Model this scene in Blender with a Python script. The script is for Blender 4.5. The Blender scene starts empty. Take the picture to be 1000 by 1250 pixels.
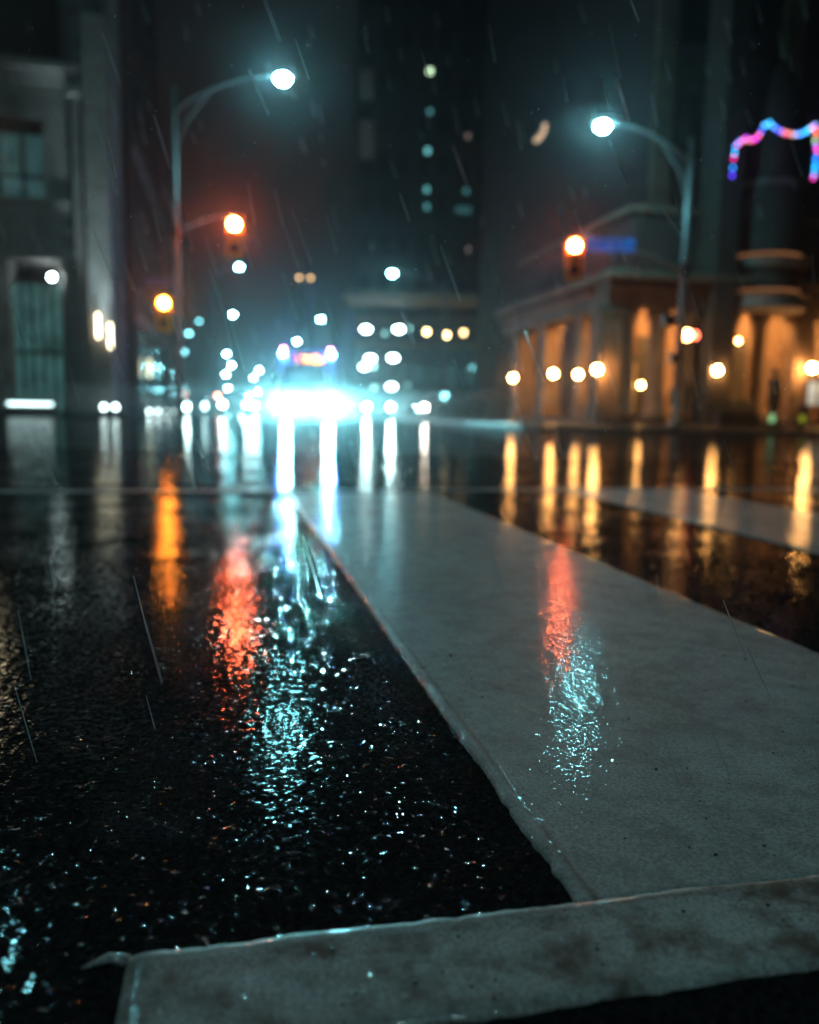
import bpy, bmesh, math, random
import numpy as np
from mathutils import Vector, Matrix, noise
random.seed(7)
S = bpy.context.scene
COL = S.collection
RAD = math.radians

# ------------------------------------------------------------------ camera
TP, TR, CH = .123, .018, .45                  # tan pitch, tan roll, camera height
_p, _r = math.atan(TP), math.atan(TR)
FWD = Vector((0, math.cos(_p), -math.sin(_p)))
_U0 = Vector((0, math.sin(_p), math.cos(_p)))
RGT = Vector((1, 0, 0))*math.cos(_r) + _U0*math.sin(_r)
UPV = -Vector((1, 0, 0))*math.sin(_r) + _U0*math.cos(_r)
cam = bpy.data.cameras.new('camera')
cam.sensor_fit = 'HORIZONTAL'; cam.sensor_width = 24; cam.lens = 24
cam.clip_start = .05; cam.clip_end = 2000
cam.dof.use_dof = True; cam.dof.focus_distance = .98; cam.dof.aperture_fstop = 2.0
co = bpy.data.objects.new('camera', cam); COL.objects.link(co)
m = Matrix((RGT, UPV, -FWD)).transposed().to_4x4(); m.translation = (0, 0, CH)
co.matrix_world = m
S.camera = co

def at(px, py, Y):
    """point of the real place that lies in direction (px,py) of the photo at distance Y ahead"""
    v = FWD + RGT*((px-500)/1000) - UPV*((py-625)/1000)
    return Vector((0, 0, CH)) + v*(Y/v.y)

# ------------------------------------------------------------------ world, view, sampling
W = bpy.data.worlds.new('World'); S.world = W; W.use_nodes = True
bg = W.node_tree.nodes['Background']
bg.inputs[0].default_value = (1.0, .95, 1.0, 1); bg.inputs[1].default_value = .0045
S.view_settings.view_transform = 'Standard'; S.view_settings.look = 'None'
S.view_settings.exposure = 0; S.view_settings.gamma = 1
S.render.film_transparent = False
cy = S.cycles
cy.max_bounces = 5; cy.diffuse_bounces = 2; cy.glossy_bounces = 3; cy.transmission_bounces = 3; cy.volume_bounces = 0
cy.transparent_max_bounces = 6
cy.sample_clamp_indirect = 4; cy.sample_clamp_direct = 0
cy.caustics_reflective = False; cy.caustics_refractive = False
cy.use_denoising = True; cy.denoiser = 'OPENIMAGEDENOISE'
cy.use_adaptive_sampling = False
cy.use_light_tree = True

# ------------------------------------------------------------------ node helpers / materials
def mat(name):
    M = bpy.data.materials.new(name); M.use_nodes = True
    return M, M.node_tree, M.node_tree.nodes['Principled BSDF']
def nd(nt, t, **kw):
    n = nt.nodes.new(t)
    for k, v in kw.items():
        if k in n.inputs: n.inputs[k].default_value = v
        else: setattr(n, k, v)
    return n
def ramp(nt, src, stops):
    r = nt.nodes.new('ShaderNodeValToRGB'); e = r.color_ramp.elements
    while len(e) < len(stops): e.new(.5)
    for i, (p, c) in enumerate(stops):
        e[i].position = p; e[i].color = (c, c, c, 1) if isinstance(c, (int, float)) else (*c, 1)
    nt.links.new(src, r.inputs[0]); return r.outputs[0]
def simple(name, col, rough=.5, metal=0, var=.25, scale=3, bump=0, bscale=60):
    M, nt, b = mat(name)
    tc = nd(nt, 'ShaderNodeTexCoord')
    n = nd(nt, 'ShaderNodeTexNoise', Scale=scale, Detail=6.0, Roughness=.6)
    nt.links.new(tc.outputs['Object'], n.inputs['Vector'])
    lo = tuple(c*(1-var) for c in col); hi = tuple(min(1, c*(1+var)) for c in col)
    nt.links.new(ramp(nt, n.outputs[0], [(.3, lo), (.7, hi)]), b.inputs['Base Color'])
    b.inputs['Roughness'].default_value = rough; b.inputs['Metallic'].default_value = metal
    if bump:
        n2 = nd(nt, 'ShaderNodeTexNoise', Scale=bscale, Detail=3.0)
        nt.links.new(tc.outputs['Object'], n2.inputs['Vector'])
        bp = nd(nt, 'ShaderNodeBump', Strength=1.0, Distance=bump)
        nt.links.new(n2.outputs[0], bp.inputs['Height']); nt.links.new(bp.outputs[0], b.inputs['Normal'])
    return M
_em = {}
def em(name, col, s):
    k = (name, col, s)
    if k in _em: return _em[k]
    M = bpy.data.materials.new(name); M.use_nodes = True; nt = M.node_tree; nt.nodes.clear()
    o = nt.nodes.new('ShaderNodeOutputMaterial'); e = nt.nodes.new('ShaderNodeEmission')
    e.inputs[0].default_value = (*col, 1); e.inputs[1].default_value = s
    nt.links.new(e.outputs[0], o.inputs[0]); _em[k] = M
    return M

def ripple_normal(nt, tc, amps):
    """sum of several sizes of ripple / grain as one bump; amps = [(scale, distance in m, kind)]"""
    prev = None
    for sc, dist, kind in amps:
        if kind == 'v':
            n = nd(nt, 'ShaderNodeTexVoronoi', Scale=sc); n.feature = 'SMOOTH_F1'; out = n.outputs['Distance']
        elif kind == 't':
            n = nd(nt, 'ShaderNodeTexNoise', Scale=sc, Detail=1.0, Roughness=.5); out = ramp(nt, n.outputs[0], [(.66, 0.0), (.83, 1.0)])
        elif kind == 's':      # sparse stones that poke through the water film
            n = nd(nt, 'ShaderNodeTexNoise', Scale=sc, Detail=1.0, Roughness=.5); out = ramp(nt, n.outputs[0], [(.69, 0.0), (.83, 1.0)])
        else:
            n = nd(nt, 'ShaderNodeTexNoise', Scale=sc, Detail=2.0, Roughness=.5); out = n.outputs[0]
        nt.links.new(tc, n.inputs['Vector'])
        b = nd(nt, 'ShaderNodeBump', Strength=1.0, Distance=dist)
        nt.links.new(out, b.inputs['Height'])
        if prev: nt.links.new(prev, b.inputs['Normal'])
        prev = b.outputs[0]
    return prev

def wet_road(name, layers, cov):
    M, nt, b = mat(name)
    tc = nd(nt, 'ShaderNodeTexCoord').outputs['Object']
    n = nd(nt, 'ShaderNodeTexNoise', Scale=220.0, Detail=3.0); nt.links.new(tc, n.inputs['Vector'])
    nt.links.new(ramp(nt, n.outputs[0], [(.35, (.006, .006, .0065)), (.7, (.026, .025, .025))]), b.inputs['Base Color'])
    p = nd(nt, 'ShaderNodeTexNoise', Scale=.9, Detail=4.0); nt.links.new(tc, p.inputs['Vector'])
    nt.links.new(ramp(nt, p.outputs[0], [(.35, .38), (.7, .5)]), b.inputs['Roughness'])
    b.inputs['IOR'].default_value = 1.33; b.inputs['Specular IOR Level'].default_value = 0
    cm = nd(nt, 'ShaderNodeTexNoise', Scale=120.0, Detail=2.0, Roughness=.5); nt.links.new(tc, cm.inputs['Vector'])
    cl = nd(nt, 'ShaderNodeTexNoise', Scale=3.5, Detail=3.0); nt.links.new(tc, cl.inputs['Vector'])
    ad = nd(nt, 'ShaderNodeMath', operation='MULTIPLY_ADD'); nt.links.new(cl.outputs[0], ad.inputs[0]); ad.inputs[1].default_value = .35; nt.links.new(cm.outputs[0], ad.inputs[2])
    nt.links.new(ramp(nt, ad.outputs[0], [(cov, .02), (cov+.08, 1.0)]), b.inputs['Coat Weight']); b.inputs['Coat IOR'].default_value = 1.45; b.inputs['Coat Roughness'].default_value = .035
    nrm = ripple_normal(nt, tc, layers)
    nt.links.new(nrm, b.inputs['Normal']); nt.links.new(nrm, b.inputs['Coat Normal'])
    return M

def wet_paint(name, axis, edge, stain):
    M, nt, b = mat(name)
    tc = nd(nt, 'ShaderNodeTexCoord').outputs['Object']
    n1 = nd(nt, 'ShaderNodeTexNoise', Scale=3.2, Detail=8.0, Roughness=.62); nt.links.new(tc, n1.inputs['Vector'])
    n2 = nd(nt, 'ShaderNodeTexNoise', Scale=260.0, Detail=4.0, Roughness=.7); nt.links.new(tc, n2.inputs['Vector'])
    n3 = nd(nt, 'ShaderNodeTexNoise', Scale=15.0, Detail=6.0, Roughness=.65); nt.links.new(tc, n3.inputs['Vector'])
    base = ramp(nt, n1.outputs[0], [(.3, (.34, .35, .34)), (.7, (.52, .54, .53))])
    grain = ramp(nt, n2.outputs[0], [(.36, .5), (.60, 1.08)])
    mx = nd(nt, 'ShaderNodeMix', data_type='RGBA', blend_type='MULTIPLY'); mx.inputs['Factor'].default_value = 1
    nt.links.new(base, mx.inputs['A']); nt.links.new(grain, mx.inputs['B'])
    # brown tyre dirt blotches, plus a wobbly dark brown line just inside the raised lip
    st = ramp(nt, n3.outputs[0], [(.45, 0.0), (.62, stain)])
    sx = nd(nt, 'ShaderNodeSeparateXYZ'); nt.links.new(tc, sx.inputs[0])
    wob = nd(nt, 'ShaderNodeMath', operation='MULTIPLY_ADD'); nt.links.new(n3.outputs[0], wob.inputs[0]); wob.inputs[1].default_value = .016; nt.links.new(sx.outputs[axis], wob.inputs[2])
    d = nd(nt, 'ShaderNodeMath', operation='SUBTRACT'); nt.links.new(wob.outputs[0], d.inputs[0]); d.inputs[1].default_value = edge+.008
    ab = nd(nt, 'ShaderNodeMath', operation='ABSOLUTE'); nt.links.new(d.outputs[0], ab.inputs[0])
    line = ramp(nt, ab.outputs[0], [(0.0, .75), (.007, 0.0)])
    mxx = nd(nt, 'ShaderNodeMath', operation='MAXIMUM'); nt.links.new(st, mxx.inputs[0]); nt.links.new(line, mxx.inputs[1])
    m2 = nd(nt, 'ShaderNodeMix', data_type='RGBA'); nt.links.new(mxx.outputs[0], m2.inputs['Factor'])
    nt.links.new(mx.outputs['Result'], m2.inputs['A']); m2.inputs['B'].default_value = (.10, .075, .055, 1)
    nt.links.new(m2.outputs['Result'], b.inputs['Base Color'])
    b.inputs['Roughness'].default_value = .55; b.inputs['Specular IOR Level'].default_value = .25
    b.inputs['Coat IOR'].default_value = 1.42; b.inputs['Coat Roughness'].default_value = .06
    n5 = nd(nt, 'ShaderNodeTexNoise', Scale=130.0, Detail=2.0, Roughness=.5); nt.links.new(tc, n5.inputs['Vector'])
    n6 = nd(nt, 'ShaderNodeTexNoise', Scale=4.0, Detail=2.0); nt.links.new(tc, n6.inputs['Vector'])
    ad = nd(nt, 'ShaderNodeMath', operation='MULTIPLY_ADD'); nt.links.new(n6.outputs[0], ad.inputs[0]); ad.inputs[1].default_value = .35; nt.links.new(n5.outputs[0], ad.inputs[2])
    nt.links.new(ramp(nt, ad.outputs[0], [(.70, .12), (.80, .9)]), b.inputs['Coat Weight'])
    nrm = ripple_normal(nt, tc, [(40, .0007, 'n'), (85, .0006, 'n'), (300, .0001, 'n'), (170, .0009, 's')])
    nt.links.new(nrm, b.inputs['Coat Normal'])
    n4 = ripple_normal(nt, tc, [(300, .0004, 'n'), (12, .002, 'n')]); nt.links.new(n4, b.inputs['Normal'])
    return M

M_ROAD = wet_road('wet_asphalt', [(7, .0013, 'n'), (24, .0010, 'n'), (60, .0004, 'n'), (110, .0003, 'n')], .60)
M_ROADW = wet_road('wet_asphalt_near', [(110, .00022, 'n'), (330, .00008, 'n'), (80, .0012, 't'), (190, .0011, 's'), (260, .0002, 'n')], .665)
M_PAVE = simple('wet_concrete_pavement', (.10, .095, .09), .22, var=.3, scale=2, bump=.001, bscale=70)
M_KERB = simple('wet_granite', (.2, .19, .18), .6, var=.25, scale=6, bump=.001)
M_STRIPE = wet_paint('wet_road_paint', 0, .020, .35)
M_LINE = wet_paint('wet_line_paint', 1, .108, .95)
M_FAR = wet_paint('worn_line_paint', 1, .9, .9)
M_STONE = simple('limestone', (.27, .23, .225), .75, var=.3, scale=1.3, bump=.004, bscale=14)
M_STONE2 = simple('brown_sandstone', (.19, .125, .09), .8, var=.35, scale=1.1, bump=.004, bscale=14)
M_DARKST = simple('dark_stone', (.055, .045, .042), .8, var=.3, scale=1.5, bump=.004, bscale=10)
M_CONC = simple('concrete', (.10, .10, .10), .8, var=.3, scale=.8)
M_TOWER = simple('dark_tower_cladding', (.02, .021, .023), .6, var=.3, scale=.5)
M_STEEL = simple('galvanised_steel', (.2, .21, .22), .45, .4, var=.15, scale=8)
M_DARKM = simple('dark_metal', (.045, .045, .05), .4, .5, var=.2, scale=8)
M_YEL = simple('yellow_signal_paint', (.72, .36, .03), .45, var=.12, scale=8)
M_BLACK = simple('black_rubber', (.02, .02, .02), .6, var=.2)
M_BLUE = simple('blue_sign_enamel', (.02, .10, .45), .35, var=.1)
M_SIGNW = simple('white_sign_vinyl', (.5, .55, .62), .4, var=.1)
M_BUSR = simple('red_bus_paint', (.42, .03, .03), .3, var=.1)
M_BUSW = simple('pale_vehicle_paint', (.22, .23, .24), .3, var=.08)
M_CARS = [simple('silver_car_paint', (.32, .33, .35), .28, .5, var=.08), simple('black_car_paint', (.02, .02, .025), .22, var=.1),
          simple('blue_car_paint', (.03, .06, .14), .25, .2, var=.1), simple('white_car_paint', (.6, .6, .6), .3, var=.06)]
M_LEAF = simple('evergreen_foliage', (.05, .07, .03), .7, var=.4, scale=20)
M_COAT = simple('dark_wool_coat', (.02, .022, .028), .9, var=.3, scale=30)
M_JEAN = simple('blue_denim', (.04, .06, .12), .85, var=.3, scale=30)
M_SKIN = simple('skin', (.42, .26, .19), .5, var=.1, scale=10)
M_HAIR = simple('dark_hair', (.03, .02, .015), .6, var=.3, scale=30)
M_BRICK = simple('painted_brick', (.06, .032, .032), .85, var=.35, scale=2)
def glass(name, col=(.02, .025, .03)):
    M, nt, b = mat(name); b.inputs['Base Color'].default_value = (*col, 1)
    b.inputs['Roughness'].default_value = .08; b.inputs['IOR'].default_value = 1.5
    n = nd(nt, 'ShaderNodeTexNoise', Scale=2.0, Detail=2.0); bp = nd(nt, 'ShaderNodeBump', Strength=.4, Distance=.01)
    nt.links.new(n.outputs[0], bp.inputs['Height']); nt.links.new(bp.outputs[0], b.inputs['Normal'])
    return M
M_GLASS = glass('dark_window_glass'); M_CARGL = glass('car_glass', (.015, .018, .02))
def lit_glass(name, col, s, scale=1.2):
    """a window with a dim room behind: uneven glow of the room"""
    M, nt, b = mat(name); b.inputs['Base Color'].default_value = (.03, .03, .03, 1); b.inputs['Roughness'].default_value = .1
    tc = nd(nt, 'ShaderNodeTexCoord'); n = nd(nt, 'ShaderNodeTexNoise', Scale=scale, Detail=3.0)
    nt.links.new(tc.outputs['Object'], n.inputs['Vector'])
    nt.links.new(ramp(nt, n.outputs[0], [(.3, tuple(c*.35 for c in col)), (.7, col)]), b.inputs['Emission Color'])
    b.inputs['Emission Strength'].default_value = s
    return M
M_TEALWIN = lit_glass('dim_teal_window', (.3, .85, .9), .1)
M_TEALDOOR = lit_glass('dim_teal_lobby_glass', (.3, .9, .85), .15)
M_AMBERWIN = lit_glass('amber_lit_door_glass', (1, .42, .08), 1.0)
M_CREAMWIN = lit_glass('cream_lit_window', (1, .95, .75), .8)

# ------------------------------------------------------------------ mesh helpers
class MB:
    def __init__(s): s.bm = bmesh.new()
    def box(s, c, size, rz=0, bevel=0):
        M = Matrix.Translation(c) @ Matrix.Rotation(rz, 4, 'Z') @ Matrix.Diagonal((*size, 1))
        r = bmesh.ops.create_cube(s.bm, size=1, matrix=M)
        if bevel:
            es = list({e for v in r['verts'] for e in v.link_edges})
            bmesh.ops.bevel(s.bm, geom=es, offset=bevel, segments=2, affect='EDGES', profile=.6)
        return s
    def tube(s, pts, rad, n=10, cap=True):
        pts = [Vector(p) for p in pts]
        if not isinstance(rad, (list, tuple)): rad = [rad]*len(pts)
        rings = []
        for i, p in enumerate(pts):
            a = pts[max(i-1, 0)]; b = pts[min(i+1, len(pts)-1)]
            t = (b-a).normalized()
            x = t.cross(Vector((0, 0, 1)) if abs(t.z) < .9 else Vector((0, 1, 0))).normalized(); y = t.cross(x)
            rings.append([s.bm.verts.new(p + (x*math.cos(k*2*math.pi/n) + y*math.sin(k*2*math.pi/n))*rad[i]) for k in range(n)])
        for A, B in zip(rings, rings[1:]):
            for k in range(n): s.bm.faces.new((A[k], A[(k+1) % n], B[(k+1) % n], B[k]))
        if cap: s.bm.faces.new(rings[0][::-1]); s.bm.faces.new(rings[-1])
        return s
    def ball(s, c, r, sc=(1, 1, 1), u=12, v=8):
        M = Matrix.Translation(c) @ Matrix.Diagonal((sc[0], sc[1], sc[2], 1))
        bmesh.ops.create_uvsphere(s.bm, u_segments=u, v_segments=v, radius=r, matrix=M); return s
    def lathe(s, prof, c=(0, 0, 0), n=16, a0=0, a1=2*math.pi):
        """prof = [(r,z)]"""
        full = abs(a1-a0) > 6.28; k = n if full else n+1; R = []
        for r, z in prof:
            R.append([s.bm.verts.new((c[0]+r*math.cos(a0+(a1-a0)*i/n), c[1]+r*math.sin(a0+(a1-a0)*i/n), c[2]+z)) for i in range(k)])
        for A, B in zip(R, R[1:]):
            for i in range(n if full else n):
                j = (i+1) % k
                if not full and i+1 > n: continue
                s.bm.faces.new((A[i], A[j], B[j], B[i]))
        s.bm.faces.new(R[-1]); s.bm.faces.new(R[0][::-1])
        return s
    def prism(s, poly, x0, x1):
        """poly in (y,z), extruded along x"""
        A = [s.bm.verts.new((x0, y, z)) for y, z in poly]; B = [s.bm.verts.new((x1, y, z)) for y, z in poly]
        n = len(poly)
        for i in range(n): s.bm.faces.new((A[i], A[(i+1) % n], B[(i+1) % n], B[i]))
        s.bm.faces.new(A[::-1]); s.bm.faces.new(B); return s
    def build(s, name, m, parent=None, smooth=False, loc=None):
        bmesh.ops.recalc_face_normals(s.bm, faces=s.bm.faces)
        me = bpy.data.meshes.new(name); s.bm.to_mesh(me); s.bm.free()
        me.materials.append(m)
        if smooth:
            for p in me.polygons: p.use_smooth = True
        o = bpy.data.objects.new(name, me); COL.objects.link(o)
        if parent: o.parent = parent
        if loc is not None: o.location = loc
        return o
def tag(o, label=None, cat=None, group=None, kind=None):
    if label: o['label'] = label
    if cat: o['category'] = cat
    if group: o['group'] = group
    if kind: o['kind'] = kind
    return o
def thing(name, loc, rz, label, cat, group=None):
    o = bpy.data.objects.new(name, None); COL.objects.link(o)
    o.location = loc; o.rotation_euler = (0, 0, rz); o.empty_display_size = .3
    return tag(o, label, cat, group)
def kids(o): return [c for c in bpy.data.objects if c.parent == o]
def copy_tree(o, parent=None):
    c = o.copy(); COL.objects.link(c); c.parent = parent
    for k in kids(o): copy_tree(k, c)
    return c

# street grid: the road ahead runs towards A, the cross street along B
TH = math.atan2(.215, .977)
AX = Vector((-math.sin(TH), math.cos(TH), 0)); BX = Vector((math.cos(TH), math.sin(TH), 0))
def g(u, v, z=0): return BX*u + AX*v + Vector((0, 0, z))
def on_face(px, P, D, py=500):
    """point where the vertical plane through the viewing direction px meets the line P + t*D (ground plan)"""
    q = at(px, py, 10); k = q.x/q.y
    t = (k*P.y - P.x)/(D.x - k*D.y)
    return P + D*t, t

# ------------------------------------------------------------------ ground
def struct(o): o['kind'] = 'structure'; return o
b = MB(); b.box((0, 150, -.25), (700, 500, .5)); struct(b.build('road', M_ROAD))
def slab(name, pts, z0, z1, m):
    b = MB(); P = [b.bm.verts.new((*p[:2], z1)) for p in pts]; Q = [b.bm.verts.new((*p[:2], z0)) for p in pts]
    n = len(pts); b.bm.faces.new(P); b.bm.faces.new(Q[::-1])
    for i in range(n): b.bm.faces.new((P[i], Q[i], Q[(i+1) % n], P[(i+1) % n]))
    return struct(b.build(name, m))
def corner(c, v0, sgn, far_v, far_u, zin):
    """rounded street corner: curb radius 4 m, at u=c, v=v0"""
    r = 4.0; pts = []
    for k in range(9):
        a = math.pi/2*k/8
        pts.append((c + sgn*(r - r*math.sin(a)), v0 + r - r*math.cos(a)))
    def ring(off, z0, z1, name, m):
        out = []
        rr = r-off
        for k in range(9):
            a = math.pi/2*k/8
            out.append(g(c + sgn*(r - rr*math.sin(a)), v0 + r - rr*math.cos(a)))
        poly = [g(c+sgn*far_u, v0+off)] + out + [g(c+sgn*off, far_v), g(c+sgn*far_u, far_v)]
        slab(name, poly, z0, z1, m)
    ring(0, -.1, .13, 'kerb', M_KERB)
    ring(.16, .05, .136, 'sidewalk', M_PAVE)
RC = g(0, 0)
corner(8.6, 20.6, 1, 300, 150, 0)
corner(-9.5, 21.5, -1, 300, 150, 0)

# the water film near by is real relief: small ripples 1.2 to 3 cm long, a fraction of a millimetre high
_rs = np.random.RandomState(5)
WAV = []
for i in range(72):
    lam = .012*(2.8**_rs.rand()); th = _rs.rand()*2*math.pi
    WAV.append((math.cos(th)*2*math.pi/lam, math.sin(th)*2*math.pi/lam, _rs.rand()*2*math.pi, lam/(2*math.pi)*math.sqrt(2.0/72)))
def waves(x, y, slope):
    h = np.zeros_like(x)
    for kx, ky, ph, a in WAV: h += a*slope*np.sin(kx*x + ky*y + ph)
    md = .75 + .3*np.sin(3.1*x + 1.3*y + 2*np.sin(1.9*y - .7*x)) + .3*np.sin(5.3*y - 4.1*x + 1.7*np.sin(6.1*x + 2*y))
    return h*np.clip(md, .25, 1.4)
def patch(name, m, slope, y0, y1, ncol, z0):
    ys = [y0]
    while ys[-1] < y1: ys.append(ys[-1] + max(.0035, .0018*ys[-1]**1.2))
    Y = np.array(ys); n = len(Y); t = np.linspace(-1, 1, ncol)
    YY = np.repeat(Y[:, None], ncol, 1); XX = t[None, :]*(.56*YY+.06)
    ZZ = z0 + waves(XX, YY, slope)
    fade = np.clip((y1-YY)/1.5, 0, 1)*np.clip((1-np.abs(t))[None, :]*20, 0, 1); ZZ = z0 + (ZZ-z0)*fade
    co_ = np.stack([XX, YY, ZZ], -1).reshape(-1, 3).astype(np.float32)
    idx = np.arange(n*ncol).reshape(n, ncol); q = np.stack([idx[:-1, :-1], idx[:-1, 1:], idx[1:, 1:], idx[1:, :-1]], -1).reshape(-1, 4).astype(np.int32)
    me = bpy.data.meshes.new(name); me.vertices.add(len(co_)); me.vertices.foreach_set('co', co_.ravel())
    me.loops.add(q.size); me.loops.foreach_set('vertex_index', q.ravel()); me.polygons.add(len(q))
    me.polygons.foreach_set('loop_start', np.arange(0, q.size, 4, dtype=np.int32)); me.polygons.foreach_set('use_smooth', np.ones(len(q), dtype=bool))
    me.update(calc_edges=True); me.materials.append(m)
    o = bpy.data.objects.new(name, me); COL.objects.link(o); return struct(o)
patch('road_surface', M_ROADW, .028, .34, 8.5, 620, .0025)
# crosswalk paint: raised, hand-laid thermoplastic with wobbly edges
def strip(name, L, Wd, th, m, loc, rz, along='y', lip=0, seg=.012, jit=.003, seed=0, taper=0, ni=8, slope=0):
    n = int(L/seg); bm = bmesh.new()
    prof = [(0, 0), (.002, .4), (.006, .85 + lip*.8), (.011, 1 + lip), (.017, 1 + lip), (.022, 1.1), (.026, 1), (.032, 1), (.04, 1)]
    NI = ni; inner = [.04 + (Wd-.07)*k/NI for k in range(1, NI)]
    rows = []
    for i in range(n+1):
        s = L*i/n
        e0 = noise.noise((s*9, seed, 0))*jit*1.4 + noise.noise((s*60, seed, 3))*jit*.9 + max(0, noise.noise((s*25, seed, 7))-.12)*-jit*2.2
        e1 = noise.noise((s*9, seed, 20))*jit*1.4 + noise.noise((s*60, seed, 23))*jit*.9 + max(0, noise.noise((s*25, seed, 27))-.15)*jit*2
        fe = min(1, min(s, L-s)/.006) if taper == 0 else min(1, min(s, L-s)/.006)
        row = []
        for d, h in prof: row.append((e0 + d, h))
        for d in inner: row.append((d, 1 + .06*noise.noise((d*6, s*3, seed))))
        for d, h in [(.03, 1.0), (.02, 1.0), (.013, .98), (.006, .8), (.002, .4), (0, 0)]: row.append((Wd + e1 - d, h))
        vs = []
        for d, h in row:
            z = th*h*max(.12, fe) + (-.002 if h == 0 else 0)
            vs.append(bm.verts.new((d, s, z) if along == 'y' else (s, Wd-d, z)))
        rows.append(vs)
    for A, B in zip(rows, rows[1:]):
        for k in range(len(A)-1): bm.faces.new((A[k], A[k+1], B[k+1], B[k]))
    if slope:
        arr = np.array([v.co for v in bm.verts]); w = np.clip((arr[:, 2]/th - .6)/.4, 0, 1); hh = waves(arr[:, 0]+9, arr[:, 1]+4, slope)
        for v, a, c in zip(bm.verts, w, hh): v.co.z += float(a*c)
    bmesh.ops.recalc_face_normals(bm, faces=bm.faces)
    me = bpy.data.meshes.new(name); bm.to_mesh(me); bm.free(); me.materials.append(m)
    for p in me.polygons: p.use_smooth = True
    # normals must face up
    if me.polygons[len(me.polygons)//2].normal.z < 0: me.flip_normals()
    o = bpy.data.objects.new(name, me); COL.objects.link(o); o.location = loc; o.rotation_euler = (0, 0, rz)
    return struct(o)
strip('crosswalk_stripe', 3.72, .79, .003, M_STRIPE, g(.305, .645, .0035), TH, lip=.25, seed=1, seg=.007, ni=110, slope=.05, jit=.0035)
strip('crosswalk_stripe', 3.78, .79, .005, M_STRIPE, g(1.91, .66, .0035), TH, seed=2, seg=.02)
strip('crosswalk_stripe', 3.78, .79, .005, M_STRIPE, g(3.52, .66, .0035), TH, seed=3, seg=.03)
strip('crosswalk_border_line', 5, .122, .0045, M_LINE, g(-.085, .532, .0035), TH, along='x', lip=.05, seed=4, jit=.003)
strip('crosswalk_border_line', 11, .12, .004, M_FAR, g(-6.5, 4.48, .0035), TH, along='x', seed=5, seg=.05)
# bead of water held along the edge of the long stripe
M_BEAD, nt, bb = mat('edge_water'); bb.inputs['Base Color'].default_value = (.02, .02, .02, 1); bb.inputs['Roughness'].default_value = .06; bb.inputs['IOR'].default_value = 1.45
nt.links.new(ripple_normal(nt, nd(nt, 'ShaderNodeTexCoord').outputs['Object'], [(45, .0012, 'n'), (150, .0005, 'n')]), bb.inputs['Normal'])
b = MB(); pts = []; rr = []
for i in range(330):
    v = 1.0 + i*.01; pts.append(g(.303 + .0022*noise.noise((v*9, 1, 0)) + .001*noise.noise((v*40, 2, 0)), v, .0035)); rr.append(0.004*(.8+.7*abs(noise.noise((v*23, 5, 0))))*min(1, .25+i/60))
b.tube(pts, rr, 8); struct(b.build('edge_water', M_BEAD, smooth=True))
b = MB(); b.tube([(-.085, 0, .0), (-.10, .004, .002), (-.12, -.004, .001)], [.006, .005, .001], 8)
o = struct(b.build('paint_smear', M_LINE, loc=g(0, .648, .0035), smooth=True)); o.rotation_euler = (0, 0, TH); o.scale = (1, 1, .7)

# ------------------------------------------------------------------ haze of rain
HV = bpy.data.materials.new('rain_haze'); HV.use_nodes = True; nt = HV.node_tree; nt.nodes.clear()
oo = nt.nodes.new('ShaderNodeOutputMaterial'); pv = nt.nodes.new('ShaderNodeVolumePrincipled')
pv.inputs['Color'].default_value = (1, .92, .98, 1); pv.inputs['Density'].default_value = .0011; pv.inputs['Anisotropy'].default_value = .93
nt.links.new(pv.outputs[0], oo.inputs['Volume'])
b = MB(); b.box((0, 150, 28), (720, 520, 58.6)); hz = b.build('haze', HV); hz['kind'] = 'stuff'; hz['label'] = 'thin teal rain haze over the whole street'

def spot(name, parent, loc, direction, energy, deg, col, r=.08, blend=.8):
    l = bpy.data.lights.new(name, 'SPOT'); l.energy = energy; l.color = col; l.spot_size = RAD(deg); l.spot_blend = blend; l.shadow_soft_size = r
    o = bpy.data.objects.new(name, l); COL.objects.link(o); o.parent = parent; o.location = loc
    o.rotation_euler = direction.to_track_quat('-Z', 'Y').to_euler(); return o
SV = bpy.data.materials.new('road_spray'); SV.use_nodes = True; nt = SV.node_tree; nt.nodes.clear()
oo = nt.nodes.new('ShaderNodeOutputMaterial'); pv = nt.nodes.new('ShaderNodeVolumePrincipled')
pv.inputs['Color'].default_value = (.8, .97, 1, 1); pv.inputs['Density'].default_value = .0075; pv.inputs['Anisotropy'].default_value = .8
nt.links.new(pv.outputs[0], oo.inputs['Volume'])
b = MB(); b.box((0, 0, .62), (26, 32, 1.2), bevel=.4); o = b.build('spray', SV, loc=g(-1, 42)); o.rotation_euler = (0, 0, TH); o['kind'] = 'stuff'; o['label'] = 'low mist of rain spray over the road before the oncoming bus'
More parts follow.
